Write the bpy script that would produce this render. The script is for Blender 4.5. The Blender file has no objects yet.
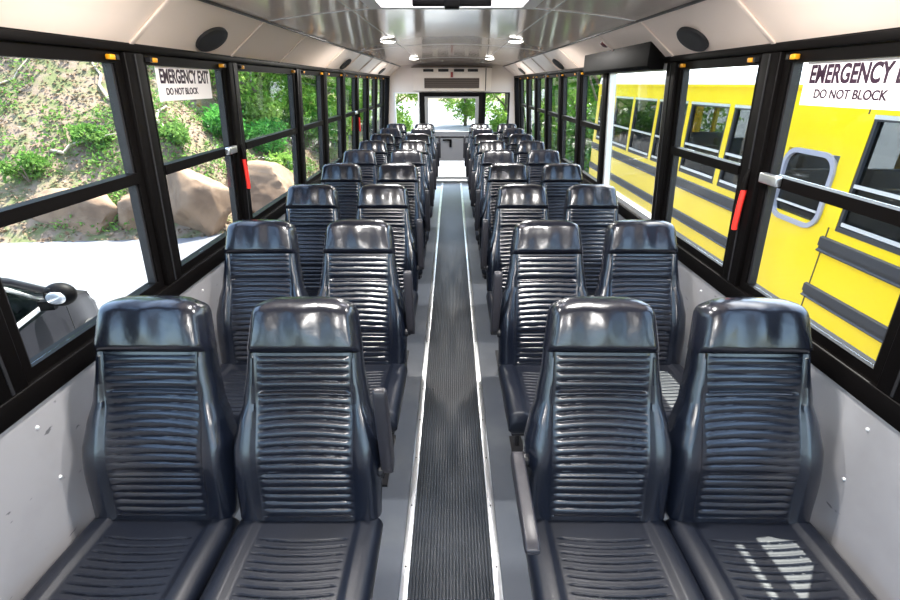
import bpy, bmesh, math, random
from mathutils import Vector, Matrix, noise
C = bpy.context.scene.collection
PI = math.pi
R = math.radians
random.seed(7)

# ------------------------------------------------------------------ camera
CAMH, PITCH = 1.65, 24.92
cd = bpy.data.cameras.new('camera'); cam = bpy.data.objects.new('camera', cd); C.objects.link(cam)
cam.location = (0, 0, CAMH); cam.rotation_euler = (R(90-PITCH), 0, R(0.2))
cd.sensor_width = 36; cd.lens = 465/900*36; cd.clip_start = 0.02; cd.clip_end = 300
bpy.context.scene.camera = cam

# ------------------------------------------------------------------ world, sun, exposure
w = bpy.data.worlds.new('world'); bpy.context.scene.world = w; w.use_nodes = True
wn = w.node_tree; wn.nodes.clear()
wo = wn.nodes.new('ShaderNodeOutputWorld'); wb = wn.nodes.new('ShaderNodeBackground')
sky = wn.nodes.new('ShaderNodeTexSky'); sky.sky_type = 'NISHITA'; sky.sun_disc = False
sky.sun_elevation = R(64); sky.sun_rotation = R(27); sky.air_density = 1.0; sky.dust_density = 2.5
wb.inputs[1].default_value = 0.62
wn.links.new(sky.outputs[0], wb.inputs[0]); wn.links.new(wb.outputs[0], wo.inputs[0])
sd = bpy.data.lights.new('sun', 'SUN'); sd.energy = 12.5; sd.angle = R(0.6); sd.color = (1, .96, .9)
sun = bpy.data.objects.new('sun', sd); C.objects.link(sun)
sun.rotation_euler = Vector((.30, .43, 1)).to_track_quat('Z', 'Y').to_euler(); sun.location = (4, 8, 20)
vs = bpy.context.scene.view_settings
vs.view_transform = 'Standard'; vs.look = 'None'; vs.gamma = 1; vs.use_curve_mapping = False
vs.exposure = 1.05
DOME_POWER = 15

# ------------------------------------------------------------------ materials
def mat(name, col, rough=.5, metal=0, spec=.5, coat=0, bump=None, var=None, emit=None, sheen=0):
    """bump=(scale, strength), var=(scale, colour2, lo, hi)"""
    m = bpy.data.materials.new(name); m.use_nodes = True
    nt = m.node_tree; b = nt.nodes['Principled BSDF']
    b.inputs['Base Color'].default_value = (*col, 1); b.inputs['Roughness'].default_value = rough
    b.inputs['Metallic'].default_value = metal; b.inputs['Specular IOR Level'].default_value = spec
    b.inputs['Coat Weight'].default_value = coat; b.inputs['Coat Roughness'].default_value = .17
    tc = nt.nodes.new('ShaderNodeTexCoord')
    if var:
        n = nt.nodes.new('ShaderNodeTexNoise'); n.inputs['Scale'].default_value = var[0]; n.inputs['Detail'].default_value = 6
        r = nt.nodes.new('ShaderNodeValToRGB'); r.color_ramp.elements[0].position = var[2]; r.color_ramp.elements[1].position = var[3]
        r.color_ramp.elements[0].color = (*col, 1); r.color_ramp.elements[1].color = (*var[1], 1)
        nt.links.new(tc.outputs['Object'], n.inputs['Vector']); nt.links.new(n.outputs['Fac'], r.inputs[0])
        nt.links.new(r.outputs[0], b.inputs['Base Color'])
    if bump:
        n = nt.nodes.new('ShaderNodeTexNoise'); n.inputs['Scale'].default_value = bump[0]; n.inputs['Detail'].default_value = 5
        bp = nt.nodes.new('ShaderNodeBump'); bp.inputs['Strength'].default_value = bump[1]; bp.inputs['Distance'].default_value = .01
        nt.links.new(tc.outputs['Object'], n.inputs['Vector']); nt.links.new(n.outputs['Fac'], bp.inputs['Height'])
        nt.links.new(bp.outputs[0], b.inputs['Normal'])
    if emit:
        b.inputs['Emission Color'].default_value = (*emit[0], 1); b.inputs['Emission Strength'].default_value = emit[1]
    return m

def glass_mat(name, tint=(.95, .98, .96), dens=0.0, dark=(.01, .012, .012)):
    m = bpy.data.materials.new(name); m.use_nodes = True
    nt = m.node_tree; nt.nodes.clear()
    o = nt.nodes.new('ShaderNodeOutputMaterial'); t = nt.nodes.new('ShaderNodeBsdfTransparent'); g = nt.nodes.new('ShaderNodeBsdfGlossy')
    t.inputs[0].default_value = (*tint, 1); g.inputs['Roughness'].default_value = .02
    fr = nt.nodes.new('ShaderNodeFresnel'); fr.inputs['IOR'].default_value = 1.25
    geo = nt.nodes.new('ShaderNodeNewGeometry'); ma = nt.nodes.new('ShaderNodeMath'); ma.operation = 'MULTIPLY_ADD'   # thin pane: same reflectance from both faces
    ma.inputs[1].default_value = 1/1.25 - 1.25; ma.inputs[2].default_value = 1.25
    nt.links.new(geo.outputs['Backfacing'], ma.inputs[0]); nt.links.new(ma.outputs[0], fr.inputs['IOR'])
    mx = nt.nodes.new('ShaderNodeMixShader')
    nt.links.new(fr.outputs[0], mx.inputs[0]); nt.links.new(t.outputs[0], mx.inputs[1]); nt.links.new(g.outputs[0], mx.inputs[2])
    nt.links.new(mx.outputs[0], o.inputs[0])
    return m

def leaf_mat(name, c1, c2, scale=1.5, trans=.35, lo=.35, hi=.65):
    m = bpy.data.materials.new(name); m.use_nodes = True
    nt = m.node_tree; nt.nodes.clear()
    o = nt.nodes.new('ShaderNodeOutputMaterial'); d = nt.nodes.new('ShaderNodeBsdfDiffuse'); t = nt.nodes.new('ShaderNodeBsdfTranslucent')
    mx = nt.nodes.new('ShaderNodeMixShader'); mx.inputs[0].default_value = trans
    tc = nt.nodes.new('ShaderNodeTexCoord'); n = nt.nodes.new('ShaderNodeTexNoise'); n.inputs['Scale'].default_value = scale; n.inputs['Detail'].default_value = 8
    r = nt.nodes.new('ShaderNodeValToRGB'); r.color_ramp.elements[0].position = lo; r.color_ramp.elements[1].position = hi
    r.color_ramp.elements[0].color = (*c1, 1); r.color_ramp.elements[1].color = (*c2, 1)
    nt.links.new(tc.outputs['Object'], n.inputs['Vector']); nt.links.new(n.outputs['Fac'], r.inputs[0])
    nt.links.new(r.outputs[0], d.inputs[0]); nt.links.new(r.outputs[0], t.inputs[0])
    nt.links.new(d.outputs[0], mx.inputs[1]); nt.links.new(t.outputs[0], mx.inputs[2]); nt.links.new(mx.outputs[0], o.inputs[0])
    return m

M = {}
M['vinyl'] = mat('black_vinyl', (.004, .006, .012), .27, spec=.65, coat=.45, bump=(260, .05))
M['cushion'] = mat('black_cushion_vinyl', (.004, .006, .012), .43, spec=.36, bump=(260, .05))
M['vinyl_side'] = mat('black_vinyl_bolster', (.004, .005, .010), .26, spec=.65, coat=.45, bump=(9, .6))
M['shell'] = mat('seat_shell_plastic', (.02, .02, .022), .5)
M['arm'] = mat('armrest_plastic', (.022, .021, .026), .42)
M['steel'] = mat('dark_steel', (.016, .016, .018), .4, spec=.3)
M['black'] = mat('black_frame_paint', (.0025, .002, .002), .5, spec=.08)
M['rubber'] = mat('rubber_gasket', (.012, .012, .012), .6)
M['alu'] = mat('aluminium_trim', (.75, .77, .78), .28, metal=.9, bump=(40, .06))
M['alu_frame'] = mat('bare_aluminium_frame', (.8, .8, .8), .35, metal=.6)
M['wall'] = mat('grey_wall_metal', (.37, .365, .38), .40, metal=.25, bump=(6, .12), var=(2.2, (.29, .285, .295), .45, .65))
# scuffs: sparse dark scratches worn into the wall metal
def scuffs(m):
    nt = m.node_tree; b = nt.nodes['Principled BSDF']; src = b.inputs['Base Color'].links[0].from_socket
    tc = nt.nodes.new('ShaderNodeTexCoord'); mp = nt.nodes.new('ShaderNodeMapping'); mp.inputs['Scale'].default_value = (1, 9, 26); mp.inputs['Rotation'].default_value = (.5, 0, 0)
    n = nt.nodes.new('ShaderNodeTexNoise'); n.inputs['Scale'].default_value = 1.6; n.inputs['Detail'].default_value = 3
    r = nt.nodes.new('ShaderNodeValToRGB'); r.color_ramp.elements[0].position = .70; r.color_ramp.elements[1].position = .74
    mx = nt.nodes.new('ShaderNodeMixRGB'); mx.inputs[2].default_value = (.13, .13, .14, 1)
    nt.links.new(tc.outputs['Object'], mp.inputs[0]); nt.links.new(mp.outputs[0], n.inputs['Vector']); nt.links.new(n.outputs['Fac'], r.inputs[0])
    nt.links.new(r.outputs[0], mx.inputs[0]); nt.links.new(src, mx.inputs[1]); nt.links.new(mx.outputs[0], b.inputs['Base Color'])
scuffs(M['wall'])
M['cove'] = mat('cream_enamel_panel', (.92, .77, .66), .32, bump=(1.2, .1))
M['ceil'] = mat('glossy_cream_ceiling', (.95, .80, .69), .085, spec=.7, coat=.4, bump=(1.6, .12))
M['rear'] = mat('cream_rear_panel', (.78, .70, .64), .35)
M['doorgrey'] = mat('grey_door_panel', (.33, .33, .34), .35, metal=.3)
M['brown'] = mat('brown_grille', (.10, .07, .055), .6)
M['seam'] = mat('bright_seam_strip', (.9, .87, .84), .25, metal=.2)
M['floor'] = mat('grey_rubber_floor', (.085, .097, .115), .30, bump=(30, .05), var=(3, (.14, .15, .16), .5, .8))
M['mat'] = mat('ribbed_aisle_mat', (.016, .021, .028), .38, bump=(60, .05), var=(5, (.03, .036, .045), .45, .75))
M['yellow'] = mat('yellow_latch', (.75, .32, .01), .35)
M['red'] = mat('red_plastic', (.75, .03, .02), .35)
M['speaker'] = mat('speaker_grille', (.018, .018, .02), .7)
M['white'] = mat('white_plastic', (.85, .84, .82), .4)
M['lens'] = mat('lit_dome_lens', (.95, .93, .9), .3, emit=((1, .95, .88), 5))
M['ink'] = mat('dark_ink', (.02, .004, .018), .5)
M['screw'] = mat('screw_head', (.85, .85, .85), .3, metal=.5)
M['glass'] = glass_mat('window_glass')
M['bus_yellow'] = mat('school_bus_yellow', (.93, .64, .0), .32, coat=.2, bump=(1.5, .05))
M['bus_white'] = mat('white_bus_roof', (.86, .86, .84), .35)
M['bus_black'] = mat('black_rub_rail', (.03, .03, .035), .45)
M['bus_glass'] = glass_mat('tinted_bus_glass', (.38, .40, .40))
M['bus_in'] = mat('dark_bus_interior', (.10, .10, .10), .7)
M['bus_seat'] = mat('grey_bus_bench', (.10, .11, .13), .5)
M['tire'] = mat('tyre_rubber', (.02, .02, .02), .8)
M['car'] = mat('dark_grey_car_paint', (.010, .010, .013), .3, spec=.2)
M['car_glass'] = glass_mat('car_glass', (.30, .36, .34))
M['car_in'] = mat('car_interior', (.05, .05, .05), .7)
M['headlamp'] = mat('clear_headlamp', (.8, .8, .8), .1, metal=.6)
M['concrete'] = mat('pale_concrete', (.135, .135, .148), .8, var=(1.1, (.09, .092, .104), .35, .7), bump=(8, .2))
M['rock'] = mat('tan_boulder', (.20, .125, .075), .85, bump=(3, 1.6), var=(2.6, (.12, .07, .04), .42, .68))
M['bark'] = mat('tree_bark', (.16, .12, .09), .9, bump=(12, .6))
M['soil'] = mat('leaf_litter_soil', (.17, .12, .085), .95, bump=(14, .8), var=(3.5, (.09, .10, .035), .42, .6))
M['litter'] = leaf_mat('dry_leaves', (.27, .19, .13), (.13, .085, .055), 9, .1)
M['weed'] = leaf_mat('weed_leaves', (.07, .17, .03), (.17, .27, .07), 5, .35)
M['leaf'] = leaf_mat('tree_leaves', (.12, .27, .04), (.36, .50, .12), 1.1, .45)
M['leafd'] = leaf_mat('dark_tree_leaves', (.06, .20, .03), (.22, .42, .08), 1.4, .4)
M['bush'] = leaf_mat('bush_leaves', (.035, .17, .03), (.13, .36, .07), 5, .35)

# ------------------------------------------------------------------ helpers
def obj(name, bm, m, parent=None, smooth=False, bevel=0, seg=2):
    me = bpy.data.meshes.new(name)
    bmesh.ops.recalc_face_normals(bm, faces=bm.faces)
    if smooth:
        bm.normal_update()
        for e in bm.edges:
            if len(e.link_faces) == 2 and e.calc_face_angle(0) > R(50): e.smooth = False
    bm.to_mesh(me); bm.free()
    return objm(name, me, m, parent, smooth, bevel, seg)

def objm(name, me, m, parent=None, smooth=False, bevel=0, seg=2):
    o = bpy.data.objects.new(name, me); C.objects.link(o)
    if m: me.materials.append(m)
    if smooth:
        for p in me.polygons: p.use_smooth = True
    if parent: o.parent = parent
    if bevel:
        b = o.modifiers.new('bevel', 'BEVEL'); b.width = bevel; b.segments = seg; b.limit_method = 'ANGLE'; b.angle_limit = R(40)
        for p in me.polygons: p.use_smooth = True
        b.harden_normals = False
    return o

def tag(o, label=None, cat=None, group=None, kind=None):
    if label: o['label'] = label
    if cat: o['category'] = cat
    if group: o['group'] = group
    if kind: o['kind'] = kind
    return o

def empty(name, loc=(0, 0, 0), rz=0):
    o = bpy.data.objects.new(name, None); C.objects.link(o); o.location = loc; o.rotation_euler = (0, 0, rz); o.empty_display_size = .1
    return o

def box(bm, x0, x1, y0, y1, z0, z1):
    v = [bm.verts.new((x, y, z)) for x in (x0, x1) for y in (y0, y1) for z in (z0, z1)]
    for f in ((0, 1, 3, 2), (4, 6, 7, 5), (0, 4, 5, 1), (2, 3, 7, 6), (0, 2, 6, 4), (1, 5, 7, 3)):
        bm.faces.new([v[i] for i in f])

def B(*boxes):
    bm = bmesh.new()
    for b in boxes: box(bm, *b)
    return bm

def hexa(bm, pts):
    """8 points: 4 of one end, 4 of the other, same winding"""
    v = [bm.verts.new(p) for p in pts]
    for f in ((0, 1, 2, 3), (4, 5, 6, 7), (0, 1, 5, 4), (1, 2, 6, 5), (2, 3, 7, 6), (3, 0, 4, 7)):
        bm.faces.new([v[i] for i in f])

def extrude_poly(bm, poly, axis, a, b):
    """poly of 2D points; axis 'y': (x,z) extruded along y ; 'x': (y,z) along x ; 'z': (x,y) along z"""
    def P(p, t):
        return {'y': (p[0], t, p[1]), 'x': (t, p[0], p[1]), 'z': (p[0], p[1], t)}[axis]
    A = [bm.verts.new(P(p, a)) for p in poly]; Bv = [bm.verts.new(P(p, b)) for p in poly]
    n = len(poly)
    bm.faces.new(A); bm.faces.new(Bv[::-1])
    for i in range(n): bm.faces.new((A[i], A[(i+1) % n], Bv[(i+1) % n], Bv[i]))

def tube(bm, pts, r, n=8, r2=None):
    pts = [Vector(p) for p in pts]; rings = []
    for i, p in enumerate(pts):
        d = (pts[min(i+1, len(pts)-1)] - pts[max(i-1, 0)]).normalized()
        u = d.orthogonal().normalized() if i == 0 else (u - u.dot(d)*d).normalized()
        v = d.cross(u); rr = r if r2 is None else r + (r2-r)*i/(len(pts)-1)
        rings.append([bm.verts.new(p + rr*(math.cos(a)*u + math.sin(a)*v)) for a in [2*PI*k/n for k in range(n)]])
    for a, b in zip(rings, rings[1:]):
        for k in range(n): bm.faces.new((a[k], a[(k+1) % n], b[(k+1) % n], b[k]))
    bm.faces.new(rings[0]); bm.faces.new(rings[-1][::-1])

def loft(bm, rings):
    V = [[bm.verts.new(p) for p in r] for r in rings]; n = len(V[0])
    for a, b in zip(V, V[1:]):
        for k in range(n): bm.faces.new((a[k], a[(k+1) % n], b[(k+1) % n], b[k]))
    bm.faces.new(V[0]); bm.faces.new(V[-1][::-1])

def interp(t, table):
    for (a, va), (b, vb) in zip(table, table[1:]):
        if t <= b:
            f = max(0, (t-a)/(b-a)); f = f*f*(3-2*f)*.5 + f*.5
            return va + (vb-va)*f
    return table[-1][1]

# ------------------------------------------------------------------ bus shell
ZS, ZT = .907, 1.75            # window sill, header line
Y0, Y1 = -1.75, 8.75
PIL = [-1.30, -.53, .22, .97, 1.74, 2.51, 3.58, 4.32, 5.07, 5.82, 6.56, 7.30, 8.10]
def W(z): return 1.13 if z < ZS else 1.13 - (z-ZS)*.078

def slab(bm, s, ya, yb, za, zb, o0, o1):
    """a box lying in the leaning side wall: y and z range, depth o0..o1 outwards"""
    P = lambda y, z, o: (s*(W(z)+o), y, z)
    hexa(bm, [P(ya, za, o0), P(yb, za, o0), P(yb, zb, o0), P(ya, zb, o0), P(ya, za, o1), P(yb, za, o1), P(yb, zb, o1), P(ya, zb, o1)])

def S(s, *args):
    bm = bmesh.new()
    for a in args: slab(bm, s, *a)
    return bm

# floor
f = tag(obj('floor', B((-1.2, 1.2, Y0, Y1, -.06, 0)), M['floor']), kind='structure')
bm = bmesh.new()
pr = []; n = 25; wm = .152
for i in range(n):
    xa = -wm + 2*wm*i/n; p = 2*wm/n
    pr += [(xa, .004), (xa+p*.18, .0085), (xa+p*.72, .0085), (xa+p*.9, .004)]
pr = [(-wm, .0005)] + pr + [(wm, .004), (wm, .0005)]
extrude_poly(bm, pr, 'y', Y0+.3, 8.66)
tag(obj('aisle_mat', bm, M['mat']), 'dark ribbed rubber runner along the middle of the aisle', 'floor mat')
for s, side in ((-1, 'left'), (1, 'right')):
    t = obj('floor_strip', B((s*.169-.016, s*.169+.016, Y0+.3, 8.66, .0005, .009)), M['alu'], bevel=.003)
    tag(t, 'long shiny aluminium strip edging the %s side of the aisle runner' % side, 'floor trim', 'aluminium strips along the aisle')
    bm = bmesh.new()
    y = .6
    while y < 8.6:
        bmesh.ops.create_cone(bm, cap_ends=True, segments=8, radius1=.004, radius2=.003, depth=.002, matrix=Matrix.Translation((s*.169, y, .0098))); y += .28
    obj('screws', bm, M['steel'], t)
# rear step / threshold
tag(obj('rear_threshold', B((-.42, .42, 8.66, 8.75, .0005, .045)), M['alu'], bevel=.005), 'bright metal threshold at the foot of the rear door', 'threshold')

def window(name, s, ya, yb, split=True, frame='black', latches=True, handle=False):
    """glass opening ya..yb, z .95..1.71"""
    o0, o1 = .005, .045
    a, b = ya+.085, yb-.085
    za, zb = .925, 1.715
    fw = .032
    fr = obj(name, S(s, (a-fw, b+fw, za, za+fw, o0, o1), (a-fw, b+fw, zb-.004, zb+fw-.004, o0, o1), (a-fw, a, za+fw, zb-.004, o0, o1), (b, b+fw, za+fw, zb-.004, o0, o1)), M[frame])
    tag(fr, kind='structure')
    zm = 1.35
    if split:
        obj('sash_bar', S(s, (a, b, zm-.018, zm+.018, .0, .04)), M['black'], fr)
        obj('gasket', S(s, (a, a+.010, za+fw, zm-.018, .012, .04), (b-.010, b, za+fw, zm-.018, .012, .04), (a, a+.01, zm+.018, zb-.004, .012, .04), (b-.01, b, zm+.018, zb-.004, .012, .04)), M['steel'], fr)
        obj('glass_pane', S(s, (a+.011, b-.011, zm+.019, zb-.005, .028, .032)), M['glass'], fr)
        obj('glass_pane', S(s, (a+.011, b-.011, za+fw+.001, zm-.019, .018, .022)), M['glass'], fr)
    else:
        obj('glass_pane', S(s, (a+.001, b-.001, za+fw+.001, zb-.005, .028, .032)), M['glass'], fr)
    if latches:
        for yy in (a+.03, b-.03):
            obj('latch', S(s, (yy-.013, yy+.013, 1.719, 1.734, -.014, .004)), M['yellow'], fr, bevel=.003)
            obj('latch_base', S(s, (yy-.032 if yy < (a+b)/2 else yy+.019, yy-.019 if yy < (a+b)/2 else yy+.032, 1.720, 1.734, -.012, .004)), M['steel'], fr)
    if handle:
        obj('sash_handle', S(s, (b-.09, b+.005, zm-.012, zm+.022, -.022, -.001)), M['alu'], fr, bevel=.004)
    return fr

wi = 1
for s, side in ((-1, 'left'), (1, 'right')):
    lo = tag(obj('wall_'+side, B((min(s*1.13, s*1.2), max(s*1.13, s*1.2), Y0, Y1, -.06, .86)), M['wall']), kind='structure')
    obj('sill_rail', S(s, (Y0, Y1, .86, .925, -.012, .07)), M['black'], lo, bevel=.004)
    obj('header_rail', S(s, (Y0, Y1, 1.745, 1.772, -.004, .09)), M['black'], lo)
    obj('header_lip', S(s, (Y0, Y1, 1.745, 1.768, -.012, -.0045)), M['black'], lo, bevel=.003)
    bm = bmesh.new()
    for y in [.35+.31*k for k in range(27)]:
        for z in (.35, .62, .80):
            bmesh.ops.create_uvsphere(bm, u_segments=8, v_segments=5, radius=.006, matrix=Matrix.Translation((s*1.13, y+.03*(z > .5), z)))
    obj('rivets', bm, M['screw'], lo, smooth=True)
    for y in (1.74, 3.20, 4.7, 6.2, 7.6):
        obj('wall_seam', B((min(s*1.126, s*1.1295), max(s*1.126, s*1.1295), y-.012, y+.012, .01, .858)), M['wall'], lo)
    tag(obj('baseboard_'+side, B((min(s*1.105, s*1.129), max(s*1.105, s*1.129), Y0, 8.74, .001, .07)), M['black'], bevel=.004), kind='structure')
    for y in PIL + [8.7]:
        hw = .05
        p = obj('pillar', S(s, (y-hw, y+hw, .925, 1.745, -.010, .06)), M['black'], lo, bevel=.004)
        obj('pillar_groove', S(s, (y-.004, y+.004, .93, 1.74, -.013, -.0105)), M['steel'], p)
    for i, (ya, yb) in enumerate(zip(PIL, PIL[1:])):
        lift = (s == 1 and i == 5)
        window('window_%d' % wi, s, ya, yb, split=not lift, frame='alu_frame' if lift else 'black', latches=not lift,
               handle=(s == -1 and i == 4) or (s == 1 and i == 3) or (s == -1 and i == 8))
        wi += 1

# ceiling: inner curve and roof skin
def cz(x): return 1.982 - .062*(x/.87)**2
inner = [(x, cz(x)) for x in [-.87+1.74*k/24 for k in range(25)]]
outer = [(x, 2.05 - .27*(abs(x)/1.2)**3) for x in [1.2-2.4*k/24 for k in range(25)]]
bm = bmesh.new()
HY0, HY1, HX = 1.84, 2.43, .34        # roof hatch opening
HATCHES = [(HY0, HY1), (-1.0, -.4), ]
def roofseg(bm, ya, yb, x0=None, x1=None):
    xs = [x for x in [-.87+1.74*k/24 for k in range(25)]]
    if x0 is not None: xs = [x0 + (x1-x0)*k/12 for k in range(13)]
    lower = [(x, cz(x)) for x in xs]
    a, b = (xs[0], xs[-1])
    if x0 is None: upper = outer
    else:
        L = -1.2 if a < -.86 else a; H = 1.2 if b > .86 else b
        upper = [(x, 2.05 - .27*(abs(x)/1.2)**3) for x in [H + (L-H)*k/12 for k in range(13)]]
    extrude_poly(bm, lower+upper, 'y', ya, yb)
yy = Y0
for (h0, h1) in sorted(HATCHES):
    roofseg(bm, yy, h0); roofseg(bm, h0, h1, -.87, -HX); roofseg(bm, h0, h1, HX, .87); yy = h1
roofseg(bm, yy, Y1)
c = tag(obj('ceiling', bm, M['ceil'], smooth=True), kind='structure')
for y in (.2, 2.54, 4.87, 7.2):
    bm = bmesh.new()
    lower = [(x, cz(x)-.004) for x in [-.868+1.736*k/24 for k in range(25)]]
    extrude_poly(bm, lower + [(x, z+.003) for x, z in lower[::-1]], 'y', y-.010, y+.010)
    obj('ceiling_seam', bm, M['seam'], c)
for s in (-1, 1):     # lengthwise seams either side of the centre panel
    obj('ceiling_seam', B((s*.47-.004, s*.47+.004, Y0, Y1, cz(.47)-.002, cz(.47)+.004)), M['seam'], c)
# hatches
for k, (h0, h1) in enumerate(HATCHES):
    h = empty('roof_hatch', (0, (h0+h1)/2, 1.99)); hh = (h1-h0)/2
    tag(h, ('white roof hatch in the ceiling above the second row of seats' if k == 0 else 'white roof hatch in the ceiling near the windscreen'), 'roof hatch', 'roof hatches')
    fr = bmesh.new()
    for a in ((-HX-.03, HX+.03, -hh-.03, -hh+.03), (-HX-.03, HX+.03, hh-.03, hh+.03), (-HX-.03, -HX+.03, -hh+.03, hh-.03), (HX-.03, HX+.03, -hh+.03, hh-.03)):
        box(fr, *a, -.035, -.012) if False else box(fr, a[0], a[1], a[2], a[3], -.034, .05)
    obj('frame', fr, M['white'], h)
    tl = bpy.data.materials.new('translucent_hatch'); tl.use_nodes = True
    nt = tl.node_tree; nt.nodes.clear(); o_ = nt.nodes.new('ShaderNodeOutputMaterial'); t_ = nt.nodes.new('ShaderNodeBsdfTranslucent'); t_.inputs[0].default_value = (.8, .78, .78, 1)
    nt.links.new(t_.outputs[0], o_.inputs[0])
    obj('hatch_panel', B((-HX+.03, HX-.03, -hh+.03, hh-.03, .03, .045)), tl, h)
    hb = B((-.16, .16, hh-.24, hh-.21, -.055, -.025), (-.15, -.12, hh-.235, hh-.215, -.025, .03), (.12, .15, hh-.235, hh-.215, -.025, .03), (-.03, .03, hh-.25, hh-.20, -.065, -.02))
    obj('handle', hb, M['black'], h, bevel=.005)

# coves between header and ceiling
tn = 1
for s in (-1, 1):
    bm = bmesh.new()
    sec = [(s*1.058, 1.772), (s*.985, 1.832), (s*.87, 1.921), (s*.90, 1.96), (s*1.15, 1.80)]
    extrude_poly(bm, sec, 'y', Y0, Y1)
    t = tag(obj('trim_%d' % tn, bm, M['cove']), kind='structure'); tn += 1
    def onc(u, out):   # point on the cove face, u 0 at header .. 1 at ceiling
        x = 1.062 + (.87-1.062)*u; z = 1.770 + (1.921-1.770)*u
        nx, nz = -.618, -.786
        return x + nx*out, z + nz*out
    for y in (.22, .97, 1.74, 2.51, 3.2, 4.32, 5.07, 5.82, 6.56, 7.3, 8.1):
        bm = bmesh.new(); P = []
        for o_ in (0.0, .007):
            for u, yy in ((.02, y-.012), (.98, y-.012), (.98, y+.012), (.02, y+.012)):
                x, z = onc(u, o_); P.append((s*x, yy, z))
        hexa(bm, P); obj('cove_seam', bm, M['cove'], t, bevel=.003)
    # dark gap line at the top of the cove
    bm = bmesh.new(); box(bm, min(s*.862, s*.874), max(s*.862, s*.874), Y0, Y1, 1.911, 1.919)
    obj('cove_gap', bm, M['steel'], t)
    # speakers
    for k, y in enumerate((2.2, 4.87, 7.35)):
        bm = bmesh.new(); bmr = bmesh.new()
        cx, cz_ = onc(.34, 0.0)
        ax = Vector((s*(.87-1.062), 0, .151)).normalized(); nrm = Vector((-s*.618, 0, -.786)).normalized()
        nrm = ax.cross(Vector((0, 1, 0))).normalized(); nrm = nrm if nrm.z < 0 else -nrm
        rings = []
        for rr, oo in ((1, .0005), (1, .010), (.93, .014), (.6, .013), (.1, .012)):
            rings.append([Vector((s*cx, y, cz_)) + nrm*oo + rr*(.066*math.cos(a)*ax + .100*math.sin(a)*Vector((0, 1, 0))) for a in [2*PI*q/32 for q in range(32)]])
        loft(bm, rings)
        sp = obj('ceiling_speaker', bm, M['speaker'], smooth=True)
        tag(sp, 'dark oval speaker in the %s cove %s' % ('left' if s < 0 else 'right', ('above the row of windows nearest the camera', 'midway down the bus', 'at the rear end of the bus')[k]), 'speaker', 'oval cove speakers')

# black header over the lift window on the right
bm = bmesh.new()
extrude_poly(bm, [(1.055, 1.715), (.992, 1.715), (.975, 1.73), (.975, 1.842), (1.03, 1.85), (1.06, 1.80), (1.06, 1.715)], 'y', 2.60, 3.85)
hb = tag(obj('lift_header_box', bm, M['black'], bevel=.004), 'black metal header box above the tall undivided window on the right', 'header box')
bm = bmesh.new(); bmesh.ops.create_uvsphere(bm, u_segments=20, v_segments=12, radius=1, matrix=Matrix.Translation((.935, 3.25, 1.872)) @ Matrix.Rotation(R(37), 4, 'Y') @ Matrix.Diagonal((.028, .055, .012, 1)))
tag(obj('warning_lamp', bm, mat('dark_red_lens', (.18, .02, .02), .25), smooth=True), 'small dark red oval lamp on the right cove above the black header box', 'lamp')

# rear wall
zr0, zr1 = .84, 1.52
wr = tag(obj('wall_rear', B((-1.2, -.56, 8.75, 8.82, -.06, zr0), (.56, 1.2, 8.75, 8.82, -.06, zr0), (-1.2, 1.2, 8.75, 8.82, zr1, 2.0),
             (-1.2, -1.0, 8.75, 8.82, zr0, zr1), (1.0, 1.2, 8.75, 8.82, zr0, zr1)), M['rear']), kind='structure')
for k, s in enumerate((-1, 1)):
    x0, x1 = sorted((s*.56, s*1.0))
    fr = tag(obj('window_%d' % wi, B((x0, x1, 8.74, 8.82, zr0, zr0+.03), (x0, x1, 8.74, 8.82, zr1-.02, zr1), (x0, x0+.025, 8.74, 8.82, zr0+.03, zr1-.02), (x1-.025, x1, 8.74, 8.82, zr0+.03, zr1-.02)), M['alu_frame' if s < 0 else 'black']), kind='structure'); wi += 1
    obj('glass_pane', B((x0+.026, x1-.026, 8.78, 8.785, zr0+.031, zr1-.021)), M['glass'], fr)
d = tag(obj('door_1', B((-.56, -.47, 8.73, 8.82, -.0, zr1), (.47, .56, 8.73, 8.82, -.0, zr1), (-.47, .47, 8.73, 8.82, 1.455, zr1)), M['black'], bevel=.004), kind='structure')
obj('upper_glass', B((-.41, .41, 8.78, 8.785, .885, 1.425)), M['glass'], d)
obj('door_frame', B((-.469, -.41, 8.755, 8.81, .05, 1.454), (.41, .469, 8.755, 8.81, .05, 1.454), (-.41, .41, 8.755, 8.81, 1.425, 1.454), (-.41, .41, 8.755, 8.81, .85, .885), (-.41, .41, 8.755, 8.81, .05, .10)), M['doorgrey'], d)
obj('door_panel', B((-.41, .41, 8.76, 8.80, .38, .85)), M['doorgrey'], d)
obj('lower_glass', B((-.41, .41, 8.78, 8.785, .10, .38)), M['glass'], d)
obj('door_handle', B((-.16, -.02, 8.70, 8.73, .73, .76), (-.04, .0, 8.70, 8.73, .62, .76), (-.15, -.12, 8.73, 8.76, .735, .755), (-.03, -.01, 8.73, 8.76, .7, .72)), M['black'], d, bevel=.006)
obj('door_bar', B((-.40, .40, 8.735, 8.755, .785, .80)), M['black'], d)
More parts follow.
